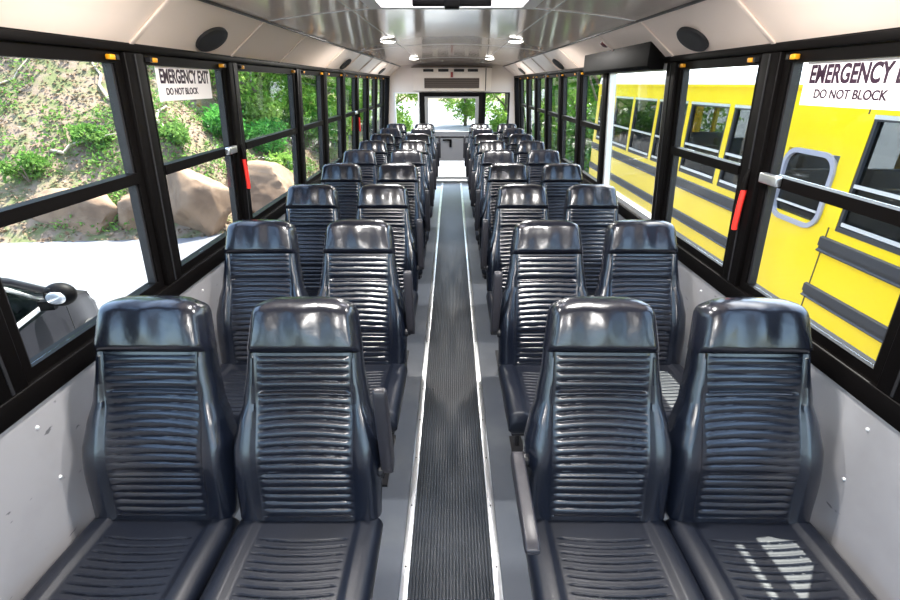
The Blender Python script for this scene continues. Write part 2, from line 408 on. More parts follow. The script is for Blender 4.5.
# bulkhead unit above the rear door
u = empty('rear_bulkhead_unit', (0, 8.6, 1.55)); tag(u, 'cream bulkhead cabinet with a brown grille above the rear door', 'bulkhead')
obj('housing', B((-.655, .655, -.0, .148, -.01, .355)), M['rear'], u, bevel=.008)
bm = bmesh.new(); extrude_poly(bm, [(-.67, .345)] + [(-.67+1.34*k/12, .357+.03*(1-((k-6)/6)**2)) for k in range(13)] + [(.67, .345)], 'y', -.02, .149)
obj('top_lip', bm, M['brown'], u)
obj('grille', B((-.46, .46, -.012, -.001, .035, .19)), M['brown'], u)
obj('grille_slats', B(*[(-.455, .455, -.017, -.013, .05+.028*k, .058+.028*k) for k in range(5)]), M['steel'], u)
for k, x in enumerate((-.39, -.14, .12, .35)):
    obj('vent_slot', B((x-.085, x+.085, -.008, -.001, .285, .325)), M['speaker'], u)
obj('indicator_light', B((-.02, .02, -.02, -.001, .20, .28)), mat('dark_red', (.3, .02, .015), .4), u)
obj('side_groove', B((.56, .575, -.004, -.001, 0, .34)), M['steel'], u)

# front end behind the camera with the windscreen
tag(obj('wall_front', B((-1.2, 1.2, -1.82, -1.75, -.06, .85), (-1.2, -1.08, -1.82, -1.75, .85, 2.0), (1.08, 1.2, -1.82, -1.75, .85, 2.0), (-1.08, 1.08, -1.82, -1.75, 1.85, 2.0), (-.03, .03, -1.82, -1.75, .85, 1.85)), M['wall']), kind='structure')
fr = tag(obj('window_%d' % wi, B((-1.08, 1.08, -1.80, -1.77, .851, .87)), M['black']), kind='structure'); wi += 1
obj('glass_pane', B((-1.079, -.031, -1.79, -1.785, .871, 1.849), (.031, 1.079, -1.79, -1.785, .871, 1.849)), M['glass'], fr)

# dome lights
for y, ps in ((-.7, 'near the windscreen'), (1.35, 'above the front rows'), (4.15, 'midway down the ceiling'), (6.9, 'near the rear of the ceiling')):
    for s in (-1, 1):
        t = empty('dome_light', (s*.5, y, cz(.5)-.0005)); tag(t, 'small oval dome light %s on the %s' % (ps, 'left' if s < 0 else 'right'), 'ceiling light', 'ceiling dome lights')
        def oval(r0, h0, r1, h1):
            bm = bmesh.new(); rs = []
            for k in range(6):
                tt = k/5; rr = r0+(r1-r0)*tt**2; hh_ = h0+(h1-h0)*tt
                rs.append([(rr*1.3*math.cos(a), rr*math.sin(a), -hh_) for a in [2*PI*q/28 for q in range(28)]])
            loft(bm, rs); return bm
        obj('bezel', oval(.052, 0, .048, .010), M['white'], t, smooth=True)
        obj('lens', oval(.044, .0105, .018, .022), M['lens'], t, smooth=True)
        ld = bpy.data.lights.new('dome_lamp', 'AREA'); ld.shape = 'ELLIPSE'; ld.size = .12; ld.size_y = .09; ld.energy = DOME_POWER; ld.color = (1, .96, .92)
        lo = bpy.data.objects.new('dome_lamp', ld); C.objects.link(lo); lo.parent = t; lo.location = (0, 0, -.026)

# emergency exit signs on the glass
def sign(s, ystart, length, z0, z1, wide, label):
    zc = (z0+z1)/2
    lean = math.atan(.078)
    o = empty('exit_sign', (s*(W(zc)+(.024)), ystart, zc))
    # local x runs along the reading direction, local y up, local z toward the viewer
    X = Vector((0, -s, 0)); Yv = Vector((-s*math.sin(lean), 0, math.cos(lean))); Z = X.cross(Yv)
    o.matrix_world = Matrix.Translation((s*(W(zc)+.024), ystart, zc)) @ Matrix((X, Yv, Z)).transposed().to_4x4()
    tag(o, label, 'sign', 'emergency exit stickers')
    h = (z1-z0)
    obj('sticker', B((0, length, -h/2, h/2, 0, .001)), M['sticker'], o)
    for txt, yy, sz, wd, xo in (('EMERGENCY EXIT', .004, .068, wide, .05), ('DO NOT BLOCK', -h/2+.022, .034, wide*.64, .12)):
        cu = bpy.data.curves.new('t', 'FONT'); cu.body = txt; cu.size = sz; cu.extrude = .0004; cu.offset = .0022 if sz > .05 else .0009
        to = bpy.data.objects.new('t', cu); C.objects.link(to)
        bpy.context.view_layer.update()
        me = bpy.data.meshes.new_from_object(to.evaluated_get(bpy.context.evaluated_depsgraph_get()))
        bpy.data.objects.remove(to)
        x0 = min(v.co.x for v in me.vertices); x1 = max(v.co.x for v in me.vertices)
        k = wd/(x1-x0)
        for v in me.vertices: v.co = ((v.co.x-x0)*k + length*xo, v.co.y + yy, v.co.z+.0016)
        objm('lettering', me, M['ink'], o)
M['sticker'] = mat('white_sticker', (.93, .88, .86), .5)
sign(-1, 1.905, .42, 1.59, 1.71, .385, 'white emergency exit sticker on the second left window')
sign(1, 1.60, .47, 1.59, 1.71, .41, 'white emergency exit sticker on the right window nearest the camera')

# red release handles on the pillars
for s, y, lab in ((-1, 2.50, 'red and black emergency handle on the second left window pillar'), (1, 1.735, 'red and black emergency handle on the right pillar nearest the camera'), (-1, 5.82, 'red emergency handle on a left pillar far down the bus')):
    t = empty('emergency_handle', (s*(W(1.25)-.011), y, 1.25)); tag(t, lab, 'emergency handle', 'emergency pillar handles')
    a = -s*.012
    bm = bmesh.new(); tube(bm, [(a*.9, 0, .045), (a, 0, .0), (a*.9, 0, -.09), (a*.7, 0, -.105)], .0105, 10); obj('grip', bm, M['red'], t, smooth=True)
    bm = bmesh.new(); tube(bm, [(a, 0, .046), (a*1.1, 0, .085), (a*.7, 0, .12)], .012, 10, .007); obj('bracket', bm, M['black'], t, smooth=True)

# ------------------------------------------------------------------ seats
L_BACK, REC = .682, R(18.5)
WT = [(0, .205), (.03, .214), (.2, .218), (.36, .216), (.46, .203), (.56, .184), (.7, .170), (.85, .160), (.93, .157), (.975, .152), (1.0, .143)]
def backpt(u, t, o):
    """u metres across, t metres up the back, o metres forward (toward the sitter)"""
    bend = .010*math.sin(PI*min(1, t/L_BACK)) 
    y = t*math.sin(REC) - (o+bend)*math.cos(REC); z = t*math.cos(REC) + (o+bend)*math.sin(REC)
    return (u, y, z)
HV = .772      # where the head section starts
PW = .131
def rib(u, v):
    """front relief in metres"""
    t = v*L_BACK
    au = abs(u)
    lum = .016*math.exp(-((v-.30)/.14)**2) - .006*math.exp(-((v-.56)/.08)**2)
    if v > HV: return lum
    if au < PW and .035 < v < HV-.015:
        q = t - .011*(1-(u/PW)**2)*interp(v, [(0, -.2), (.15, -.1), (.48, .9), (.66, .15), (1, .1)])
        ph = (q/.0245) % 1.0
        r_ = .0053*(math.sin(PI*ph)**.6) - .003
        for vc, dp in ((.60, .009), (.24, .005)):
            qc = q/L_BACK
            r_ -= dp*math.exp(-((qc-vc)/.009)**2)
        ed = min(1, (PW-au)/.006)
        r_ = r_*ed - .004*(1-ed)
        return lum + r_ - .003
    if au < PW+.012: return lum - .004*max(0, 1-abs(au-PW-.003)/.009)
    # side bolsters stand proud
    h = WTv(v)
    return lum + .017*math.sin(PI*min(1, (au-PW)/(max(.02, h-PW)*1.15)))**.8 * interp(v, [(0, .6), (.15, 1), (.45, 1), (.7, .35), (1, .3)])
def WTv(v): return interp(v, WT)
def thick(v): return interp(v, [(0, .085), (.3, .10), (.6, .085), (.9, .075), (1, .06)])

def ring_fix(v, th, grow=0, front=0.0, n_in=40):
    """loop with constant vertex count: panel edges follow fixed offsets, rest scales"""
    h = WTv(v)+grow; t = v*L_BACK; pts = []; rc = min(.03, th*.4)
    inner = [-PW+2*PW*k/30 for k in range(31)]
    sideN = 9
    left = [-(PW + (h-PW)*(1-(k/sideN)**1.0)) for k in range(sideN)]
    # extra density near the rolled edge
    left[0:1] = [-h, -(h-rc*.08), -(h-rc*.3)]
    us = left + [-PW-.010 if h > PW+.012 else -PW-.002] + inner + [PW+.010 if h > PW+.012 else PW+.002] + [-x for x in left[::-1]]
    us = sorted(us)
    for u in us:
        e = (abs(u)-(h-rc))/rc
        e = min(1, e)
        drop = rc*(1-math.sqrt(max(0, 1-e*e))) if e > 0 else 0
        k = 1-e*e if e > 0 else 1
        pts.append(backpt(u, t, rib(u, v)*k + front*k - drop))
    for k in range(9):
        a = k/8; u = h*(1-2*a)*(.97)
        pts.append(backpt(u, t, -th + .010*(2*a-1)**4))
    return pts

def make_back():
    bm = bmesh.new(); rings = []
    nv = 250
    for i in range(nv+1):
        v = .0 + (HV-.002)*i/nv
        rings.append(ring_fix(v, thick(v)))
    loft(bm, rings); return bm
def make_head():
    bm = bmesh.new(); rings = []
    V1 = .945; t1 = V1*L_BACK; Rr = (1-V1)*L_BACK
    nv = 26
    def rg(v, th, fr_, grow, up):
        P = ring_fix(v, th, front=fr_, grow=grow); h = WTv(v)+grow
        out = []
        for p in P:      # the crown of the pad drops toward its corners
            e = abs(p[0])/h; dz = up*(-.018*e**5)
            pil = (.006*(1-e*e) + .0028*math.cos(3*PI*p[0]/h))*math.sin(PI*min(1, max(0, (v-HV)/(1-HV))))
            out.append((p[0]*(1-.05*up*e**4), p[1]-pil if p[1] < backpt(0, v*L_BACK, -.03)[1] else p[1], p[2]+dz))
        return out
    for i in range(nv+1):
        a = i/nv; v = HV + (V1-HV)*a
        fr_ = .019*min(1, a/.16)**.5*(1-.25*a) - .004*(1-min(1, a/.08))
        rings.append(rg(v, .078, fr_, .003*(1-a), a**2*.5))
    f1 = .019*.75
    for k in range(1, 12):
        th_ = PI/2*k/11.3; c_, s_ = math.cos(th_), math.sin(th_)
        v = V1 + (1-V1)*s_
        dep = (.048+f1)*(1-c_)
        rings.append(rg(v, .078-.030*(1-c_), f1-dep, -.012*(1-c_), .5+.5*s_))
    last = rings[-1]; cy = sum(p[1] for p in last)/len(last)
    rings.append([(p[0]*.95, cy+(p[1]-cy)*.4, p[2]+.001) for p in last])
    loft(bm, rings); return bm
def make_cushion():
    """local: y 0 at the back, -D at the front; top at z 0"""
    D, H, hw = .385, .085, .2165
    bm = bmesh.new(); rings = []
    n = 190
    for i in range(n+1):
        a = i/n; y = .03 - (D+.03)*a
        yy = -y
        top0 = .012*math.sin(PI*min(1, max(0, a*.8))) + .006*a
        if a > .93: top0 -= .035*((a-.93)/.07)**2
        if a < .05: top0 -= .02*((.05-a)/.05)**2
        pw0 = .125
        pts = []; us = []
        us = [-hw, -hw+.003, -hw+.010, -hw+.022] + [-hw+.035+(hw-.035-pw0-.01)*k/5 for k in range(5)] + [-pw0-.008]
        us = us + [-pw0+2*pw0*k/26 for k in range(27)] + [-x for x in us[::-1]]
        for u in us:
            au = abs(u); e = (au-(hw-.028))/.028
            drop = .028*(1-math.sqrt(max(0, 1-min(1, e)**2))) if e > 0 else 0
            r_ = 0
            if au < pw0 and .06 < yy < D-.02:
                q = yy + .010*(u/pw0)**2
                ph = (q/.0235) % 1.0; ph = min(ph, 1-ph)
                r_ = -.0035 - .0055*math.exp(-(ph/.085)**2) + .0004*math.sin(PI*2*ph)
                r_ *= min(1, (pw0-au)/.006)
            elif au < pw0+.02: r_ = -.003
            else: r_ = .008*math.sin(PI*min(1, (au-pw0)/(hw-pw0)))
            pts.append((u, y, top0 - drop + r_))
        bz = -H + (.02*((a-.93)/.07)**2 if a > .93 else 0)
        pts += [(hw-.004, y, bz+.012), (hw-.02, y, bz), (0, y, bz), (-hw+.02, y, bz), (-hw+.004, y, bz+.012)]
        rings.append(pts)
    loft(bm, rings); return bm
ZC = .462
def make_seat(arm=None):
    """seat standing at the origin: back foot line at y=0, sitter faces -y; arm: None / 'up' / 'down' on side s"""
    root = empty('bus_seat')
    b = obj('backrest', make_back(), M['vinyl'], root, smooth=True); b.location = (0, 0, ZC-.01)
    h = obj('headrest', make_head(), M['vinyl_side'], root, smooth=True); h.location = (0, 0, ZC-.01)
    c_ = obj('seat_cushion', make_cushion(), M['cushion'], root, smooth=True); c_.location = (0, 0, ZC)
    bm = bmesh.new()
    rs = []
    for k in range(14):
        v = .02+.93*k/13; hh_ = WTv(v)-.012; t = v*L_BACK
        rs.append([backpt(hh_*a, t, -thick(v)-o_) for a, o_ in ((-1, -.012), (-.9, .004), (-.4, .012), (.4, .012), (.9, .004), (1, -.012), (.8, -.002), (-.8, -.002))])
    loft(bm, rs); s_ = obj('back_shell', bm, M['shell'], root, smooth=True); s_.location = (0, 0, ZC-.01)
    fr_ = obj('seat_frame', B((-.195, .195, -.335, .05, ZC-.125, ZC-.087)), M['steel'], root, bevel=.005)
    for sx in (-.11, .11):
        bm = bmesh.new()
        tube(bm, [(sx, -.27, ZC-.125), (sx, -.24, .01)], .014, 8); tube(bm, [(sx, .02, ZC-.125), (sx, -.02, .01)], .014, 8)
        box(bm, sx-.03, sx+.03, -.29, .04, .0005, .012)
        obj('leg', bm, M['steel'], root)
    return root
def copy_tree(o, parent=None):
    c_ = o.copy(); C.objects.link(c_); c_.parent = parent
    for ch in [x for x in bpy.data.objects if x.parent == o]: copy_tree(ch, c_)
    return c_
def armrest(root, s, down):
    """on side s of the seat"""
    bm = bmesh.new()
    prof = [(0, -.03), (.02, -.036), (.10, -.032), (.22, -.026), (.30, -.02), (.325, -.006), (.322, .01), (.30, .018), (.15, .02), (.03, .022), (0, .018), (-.018, .0)]
    extrude_poly(bm, prof, 'x', -.018, .018)
    a = obj('armrest', bm, M['arm'], root, bevel=.007, seg=3)
    if down: a.location = (s*.240, .070, .635); a.rotation_euler = (R(180-4), 0, 0)
    else: a.location = (s*.236, .075, .60); a.rotation_euler = (R(98), 0, 0)
    bm = bmesh.new(); tube(bm, [(s*.19, .07, .635 if down else .60), (s*.223, .07, .635 if down else .60)], .022, 14)
    obj('armrest_pivot', bm, M['steel'], root)
proto = make_seat()
ordn = ['first', 'second', 'third', 'fourth', 'fifth', 'sixth', 'seventh', 'eighth', 'ninth']
ROWY = [.985+.82*k for k in range(9)]
ROWY[1] = 1.835; ROWY[2] = 2.68; ROWY[3] = 3.52; ROWY[4] = 4.34; ROWY[5] = 5.12
first = True; aisle_seats = []
for k, y in enumerate(ROWY):
    for s, side in ((-1, 'left'), (1, 'right')):
        for x, pos in ((.425, 'aisle'), (.868, 'window')):
            o = proto if first else copy_tree(proto); 
            first = False
            o.location = (s*x + random.uniform(-.003, .003) + (.012 if s > 0 and pos == 'aisle' else 0), y + random.uniform(-.006, .006), 0)
            o.rotation_euler = (0, 0, R(random.uniform(-.8, .8)))
            row = ('row nearest the camera' if k == 0 else 'rearmost row' if k == 8 else ordn[k]+' row from the camera')
            extra = ''
            if k == 0: extra = {(-1, 'aisle'): ', raised armrest beside it', (1, 'aisle'): ', lowered armrest beside it', (-1, 'window'): ', against the grey wall panel', (1, 'window'): ', sunlight patch on its cushion'}[(s, pos)]
            tag(o, 'black ribbed seat, %s %s, %s%s' % (side, pos, row, extra), 'seat', 'black ribbed bus seats')
            if pos == 'aisle': aisle_seats.append((o, -s))
for o, a in aisle_seats: armrest(o, a, a == -1 and o.location.y < 1.2)

# ------------------------------------------------------------------ outside: ground, hillside
GZ = -.9
tag(obj('ground', B((-60, 60, -40, 80, GZ-.2, GZ)), M['concrete']), kind='structure')
def smin(a, b, k=1.2):
    h = max(0, min(1, .5+.5*(b-a)/k)); return b + (a-b)*h - k*h*(1-h)
def hill_s(x, y):
    s1 = y - (8.15 + .09*(x+5)); s2 = -4.0 - x + .0*(y-8)
    return smin(s1, s2)
def hill_z(x, y):
    s = hill_s(x, y)
    if s < 0: return GZ + .35*max(s, -1)
    z = .85*s if s < 6 else 5.1 + .35*(s-6)
    z += .35*noise.noise(Vector((x*.6, y*.6, 0)))*min(1, s) + .10*noise.noise(Vector((x*2.1, y*2.1, 3)))*min(1, s*2)
    return GZ + z
me = bpy.data.meshes.new('hillside'); vs_, fs_ = [], []
NX, NY = 130, 150
for i in range(NX+1):
    for j in range(NY+1):
        x = -3.2 - 26*(i/NX)**1.25; y = 6.6 + 32*(j/NY)**1.25
        vs_.append((x, y, hill_z(x, y)))
for i in range(NX):
    for j in range(NY):
        a = i*(NY+1)+j; fs_.append((a, a+1, a+NY+2, a+NY+1))
me.from_pydata(vs_, [], fs_); me.update()
tag(objm('hillside', me, M['soil'], smooth=True), kind='structure')

def leaves(name, pts, size, m, aspect=.5, flat=0.0, rnd=None):
    """pts list of (co, scale); each leaf is a folded pair of quads"""
    rnd = rnd or random.Random(3); V, F = [], []
    for co, sc in pts:
        L = size*sc*rnd.uniform(.6, 1.3); wd = L*aspect
        d = Vector((rnd.gauss(0, 1), rnd.gauss(0, 1), rnd.gauss(0, 1)*(1-flat))).normalized()
        n = Vector((rnd.gauss(0, 1)*(1-flat), rnd.gauss(0, 1)*(1-flat), 1 if flat else rnd.gauss(0, 1))).normalized()
        sd_ = d.cross(n)
        if sd_.length < .05: continue
        sd_.normalize(); up = sd_.cross(d)*.18*wd
        b = len(V); co = Vector(co)
        V += [co, co+d*L*.5+sd_*wd*.5+up, co+d*L, co+d*L*.5-sd_*wd*.5+up]
        F += [(b, b+1, b+2), (b, b+2, b+3)]
    me = bpy.data.meshes.new(name); me.from_pydata([tuple(v) for v in V], [], F); me.update(); me.materials.append(m)
    return me
rnd = random.Random(11)
lit, wd = [], []
while len(lit) < 32000:
    x = -3.9 - 12*rnd.random()**1.2; y = 7.5 + 10*rnd.random()
    if hill_s(x, y) < -.15: continue
    z = hill_z(x, y)
    if z < GZ-.02: continue
    lit.append(((x, y, z+.01+.03*rnd.random()), rnd.uniform(.5, 1.2)))
while len(wd) < 30000:
    x = -3.9 - 14*rnd.random()**1.2; y = 7.7 + 15*rnd.random()**1.3
    s_ = hill_s(x, y)
    if s_ < .1: continue
    nn = noise.noise(Vector((x*.55, y*.55, 7))) + .5*noise.noise(Vector((x*1.7, y*1.7, 2)))
    if nn < .02 - .0*s_ or rnd.random() > .3+nn*1.6: continue
    h = .22*rnd.random()
    wd.append(((x, y, hill_z(x, y)+h), rnd.uniform(.6, 1.3)))
tag(objm('leaf_litter', leaves('litter', lit, .085, M['litter'], .6, .55), None), 'dry brown fallen leaves covering the hillside', 'leaf litter', kind='stuff')
tag(objm('weeds', leaves('weeds', wd, .085, M['weed'], .5, .2), None), 'low green weeds growing in patches over the hillside', 'weeds', kind='stuff')

def px(X, Y, z):
    """where the photograph's line of sight meets the height z"""
    p = R(PITCH); r = Y-84; d = 465*(CAMH-z)/(math.cos(p)*r); return (X-451.5)*d/465, (d-(CAMH-z)*math.sin(p))/math.cos(p)

# boulders
def boulder(x, y, sx, sy, sz, seed, label):
    bm = bmesh.new(); bmesh.ops.create_icosphere(bm, subdivisions=5, radius=1)
    rr = random.Random(seed); off = Vector((seed*3.1, seed*1.7, 0))
    planes = [(Vector((rr.gauss(0, 1), rr.gauss(0, 1), rr.gauss(0, .7))).normalized(), rr.uniform(.62, .9)) for _ in range(11)]
    for v in bm.verts:
        n = v.co.normalized(); rad = 1.0
        for pn, pd in planes:
            c_ = n.dot(pn)
            if c_ > .05: rad = min(rad, pd/c_)
        rad *= 1 + .07*noise.noise(n*1.8+off) + .03*noise.noise(n*6+off)
        v.co = Vector((n.x*sx*rad, n.y*sy*rad, n.z*sz*rad))
    o = obj('boulder', bm, M['rock'], smooth=True); o.location = (x, y, GZ+sz*.55)
    o.rotation_euler = (0, 0, rr.uniform(-.4, .4))
    tag(o, label, 'boulder', 'tan boulders at the foot of the hillside')
boulder(-6.9, 8.55, 1.0, .55, .55, 3, 'long low tan boulder at the foot of the slope, behind the parked car')
boulder(-5.75, 8.65, .55, .5, .62, 5, 'squarish tan boulder between the long low boulder and the tall one')
boulder(-4.75, 8.65, .62, .55, .85, 8, 'tall tan boulder seen below the left emergency exit sticker')
boulder(-4.0, 9.9, 1.0, .8, .72, 12, 'broad tan boulder seen beyond the left pillar with the red handle')
boulder(-8.3, 8.3, .5, .35, .26, 15, 'small flat tan rock left of the long boulder at the slope foot')

# fallen branches
for k, (x, y, ln, a, lab) in enumerate(((-7.2, 9.9, 1.7, .5, 'thin pale dead branch lying up the hillside on the left'), (-8.0, 11.6, 2.2, 2.3, 'crooked fallen branch high on the hillside'), (-6.3, 11.0, 1.9, 1.9, 'bare forked branch on the slope behind the boulders'), (-9.6, 10.4, 2.0, .9, 'dead branch on the slope farthest left'))):
    P = []
    for q in range(9):
        xx = x + math.cos(a)*ln*(q/8-.5) + .08*math.sin(q*1.9+k); yy_ = y + math.sin(a)*ln*(q/8-.5) + .06*math.cos(q*2.3)
        P.append((xx, yy_, hill_z(xx, yy_)+.05+.03*math.sin(q)))
    bm = bmesh.new(); tube(bm, P, .035, 7, .012)
    m_ = P[4]; tube(bm, [m_, (m_[0]+.25, m_[1]-.1, m_[2]+.18), (m_[0]+.5, m_[1]-.05, m_[2]+.22)], .016, 6, .006)
    tag(obj('fallen_branch', bm, M['branch'] if 'branch' in M else M.setdefault('branch', mat('weathered_wood', (.42, .34, .26), .9)), smooth=True), lab, 'branch', 'fallen branches on the hillside')

# bushes and trees
def bush(x, y, z, r, n, label, m='bush', size=.10, seed=1):
    rr = random.Random(seed); pts = []
    blobs = [(Vector((rr.gauss(0, .5), rr.gauss(0, .5), rr.uniform(-.2, .8)))*r*.7, r*rr.uniform(.35, .6)) for _ in range(9)]
    for i in range(n):
        c_, br = blobs[rr.randrange(9)]
        d_ = Vector((rr.gauss(0, 1), rr.gauss(0, 1), rr.gauss(0, 1))).normalized()*br*rr.random()**.4
        p = c_+d_; pts.append(((p.x, p.y, max(p.z, -.3*r)), 1))
    root = empty('bush', (x, y, z)); tag(root, label, 'bush', 'bushes on the slope')
    objm('foliage', leaves('foliage', pts, size, M[m], .5, 0, rr), None, root)
    bm = bmesh.new()
    for q in range(5):
        a = q*1.3; tube(bm, [(0, 0, -r*.5), (math.cos(a)*r*.2, math.sin(a)*r*.2, 0), (math.cos(a)*r*.5, math.sin(a)*r*.5, r*.4)], .015, 6, .006)
    obj('stems', bm, M['bark'], root)
def at(X, Y, d):
    """a point at depth d along the sight line (used to set things out on the slope)"""
    p = R(PITCH); a = (X-451.5)/465*d; up = -(Y-300)/465*d
    return a, d*math.cos(p)+up*math.sin(p), CAMH - d*math.sin(p) + up*math.cos(p)
def slope_at(X, d0=8, Y=None):
    d = d0
    while d < 40:
        x, y, z = at(X, Y, d)
        if hill_z(x, y) >= z: return x, y, hill_z(x, y)
        d += .1
    return at(X, Y, 14)
for X, Y, r, n, lab, m_, sd_ in ((220, 140, .62, 2600, 'dense bright green bush seen through the second left window', 'bush', 4), (262, 150, .7, 2600, 'dark green bush seen through the third left window', 'bush', 6),
    (275, 110, .9, 3200, 'tall leafy green bush high in the third left window', 'leafd', 9), (90, 150, .35, 900, 'small green shrub on the slope above the long boulder', 'weed', 12), (30, 185, .4, 900, 'low green shrub at far left of the slope', 'weed', 14), (180, 150, .3, 700, 'small shrub above the squarish boulder', 'weed', 15), (283, 175, .4, 1200, 'yellow-green shrub behind the broad boulder', 'leaf', 18)):
    x, y, z = slope_at(X, 8, Y); bush(x, y, z+.15, r, n, lab, m_, .10, sd_)

def tree_mesh(seed, n, h, rad, size, m, low=.15):
    rr = random.Random(seed); pts = []; blobs = []
    for k in range(34):
        a = rr.uniform(0, 2*PI); q = rr.random()**.6*rad; zz = h*rr.uniform(low, 1.0)
        q *= math.sin(PI*min(1, max(.15, (zz/h-low)/(1-low)*.85+.1)))
        blobs.append((Vector((math.cos(a)*q, math.sin(a)*q, zz)), rad*rr.uniform(.22, .4)))
    for i in range(n):
        c_, br = blobs[rr.randrange(len(blobs))]
        d_ = Vector((rr.gauss(0, 1), rr.gauss(0, 1), rr.gauss(0, .8))).normalized()*br*rr.random()**.4
        pts.append((c_+d_, 1))
    lm = leaves('crown', pts, size, m, .55, 0, rr)
    bm = bmesh.new(); tube(bm, [(0, 0, -.5), (.05, .03, h*.3), (-.05, .06, h*.6), (0, 0, h*.9)], h*.022, 9, h*.006)
    for c_, br in blobs[:10]:
        tube(bm, [(0, 0, max(.2, c_.z*.55)), tuple(c_*.6 + Vector((0, 0, c_.z*.2))), tuple(c_)], h*.009, 6, h*.003)
    tm = bpy.data.meshes.new('trunk'); bmesh.ops.recalc_face_normals(bm, faces=bm.faces); bm.to_mesh(tm); bm.free(); tm.materials.append(M['bark'])
    for p in tm.polygons: p.use_smooth = True
    return lm, tm
TM = [tree_mesh(21, 15000, 6.5, 2.6, .20, M['leaf'], .05), tree_mesh(35, 15000, 7.0, 2.4, .20, M['leafd'], .05), tree_mesh(49, 9000, 6.0, 2.3, .20, M['leaf'], .1)]
spots = [  # x, y, kind, scale, label
    (-5.7, 14.6, 0, .65, 'light green tree on the left bank just past the broad boulder'),
    (-5.0, 16.6, 1, .8, 'dark green tree on the left bank beyond the light green one'),
    (-5.0, 18.6, 0, .9, 'bright tree on the left bank midway along'),
    (-4.6, 22.5, 2, 1.0, 'airy tree on the left bank toward the rear'),
    (-8.2, 15.5, 1, 1.0, 'dark tree high on the left bank'),
    (-7.8, 20.5, 0, 1.1, 'tall light green tree high on the left bank'),
    (-3.4, 27.5, 0, 1.0, 'light green tree seen through the left rear window'),
    (.9, 33.5, 2, .95, 'airy tree seen through the rear door window'),
    (3.2, 29.5, 0, 1.0, 'light green tree seen through the right rear window'),
    (4.9, 24.5, 1, 1.0, 'dark tree on the right behind the yellow bus, nearest the rear window'),
    (4.6, 19.2, 0, .9, 'bright green tree on the right behind the yellow bus'),
    (4.4, 14.9, 1, .8, 'dark tree on the right just behind the yellow bus'),
    (7.4, 17.5, 0, 1.2, 'broad light green tree farther right behind the yellow bus'),
    (-11.0, 13.5, 2, .9, 'airy tree at the top of the slope on the far left'),
    (8.5, 24.0, 1, 1.2, 'tall dark tree at the back right')]
for k, (x, y, kd, sc, lab) in enumerate(spots):
    z = max(GZ, hill_z(x, y)) if x < -3.3 else GZ
    root = empty('tree', (x, y, z), k*1.7); root.scale = (sc, sc, sc)
    tag(root, lab, 'tree', 'trees around the parking area')
    for nm, me_ in (('foliage', TM[kd][0]), ('trunk', TM[kd][1])):
        o = bpy.data.objects.new(nm, me_); C.objects.link(o); o.parent = root

# ------------------------------------------------------------------ yellow school bus on the right
XB = 3.2; XB2 = 5.6
by0, by1 = -1.5, 11.1
bus = empty('school_bus', ((XB+XB2)/2, (by0+by1)/2, GZ)); tag(bus, 'yellow school bus with black rails and white roof parked alongside on the right', 'bus')
ox, oy = bus.location.x, bus.location.y
def L(b): return (b[0]-ox, b[1]-ox, b[2]-oy, b[3]-oy, b[4]-GZ, b[5]-GZ)
ZB0, ZB1, ZW0, ZW1 = -.32, 1.66, .54, 1.44
wins = [(9.91, 10.91), (8.87, 9.87), (7.83, 8.83), (6.79, 7.79), (5.75, 6.75), (4.87, 5.71), (2.80, 3.80), (1.76, 2.76), (.72, 1.72), (-.32, .68)]
# near side with window openings
bx = [(XB, XB+.06, by0, by1, ZB0, ZW0), (XB, XB+.06, by0, by1, ZW1, 1.64)]
edges = sorted(wins); prev = by0
for a, b in edges:
    if b-a and a > prev: 
        if not (prev < 4.3 < a+.01): bx.append((XB, XB+.06, prev, a+.03, ZW0, ZW1))
        else: pass
    prev = b-.03
bx.append((XB, XB+.06, prev, by1, ZW0, ZW1))
# door section 3.69..5.29 with a rounded window
ra, rb, rz0, rz1 = 3.98, 4.62, .48, 1.11
bx += [(XB, XB+.06, 3.77, ra, ZW0, ZW1), (XB, XB+.06, rb, 4.90, ZW0, ZW1), (XB, XB+.06, ra, rb, rz1, ZW1)]
obj('body_side', B(*[L(b) for b in bx]), M['bus_yellow'], bus)
obj('far_side', B(L((XB2-.06, XB2, by0, by1, ZB0, ZW0)), L((XB2-.06, XB2, by0, by1, ZW1, 1.53)), *[L((XB2-.06, XB2, y, y+.1, ZW0, ZW1)) for y in (-1.5, .5, 1.6, 2.7, 3.7, 4.8, 5.9, 7.0, 8.1, 9.2, 10.5)]), M['bus_yellow'], bus)
obj('bus_floor', B(L((XB+.06, XB2-.06, by0, by1, -.4, -.32))), M['bus_in'], bus)
obj('end_wall', B(L((XB+.06, XB2-.06, by1-.06, by1, -.3, .6)), L((XB+.06, XB+.4, by1-.06, by1, .6, 1.53)), L((XB2-.4, XB2-.06, by1-.06, by1, .6, 1.53)), L((XB+.06, XB2-.06, by1-.06, by1, 1.4, 1.53))), M['bus_yellow'], bus)
obj('end_wall', B(L((XB+.06, XB2-.06, by0, by0+.06, -.3, .6)), L((XB+.06, XB2-.06, by0, by0+.06, 1.3, 1.53))), M['bus_yellow'], bus)
# roof shell
bm = bmesh.new(); wdx = (XB2-XB)/2
arc = [(wdx*math.cos(a), 1.64-GZ + .40*math.sin(a)**.8) for a in [PI*k/20 for k in range(21)]]
arc2 = [(x*.96, z-.04) for x, z in arc]
extrude_poly(bm, arc + arc2[::-1], 'y', by0-oy, by1-oy)
obj('roof', bm, M['bus_white'], bus)
obj('drip_rail', B(L((XB-.03, XB, by0, by1, 1.615, 1.645))), M['bus_yellow'], bus)
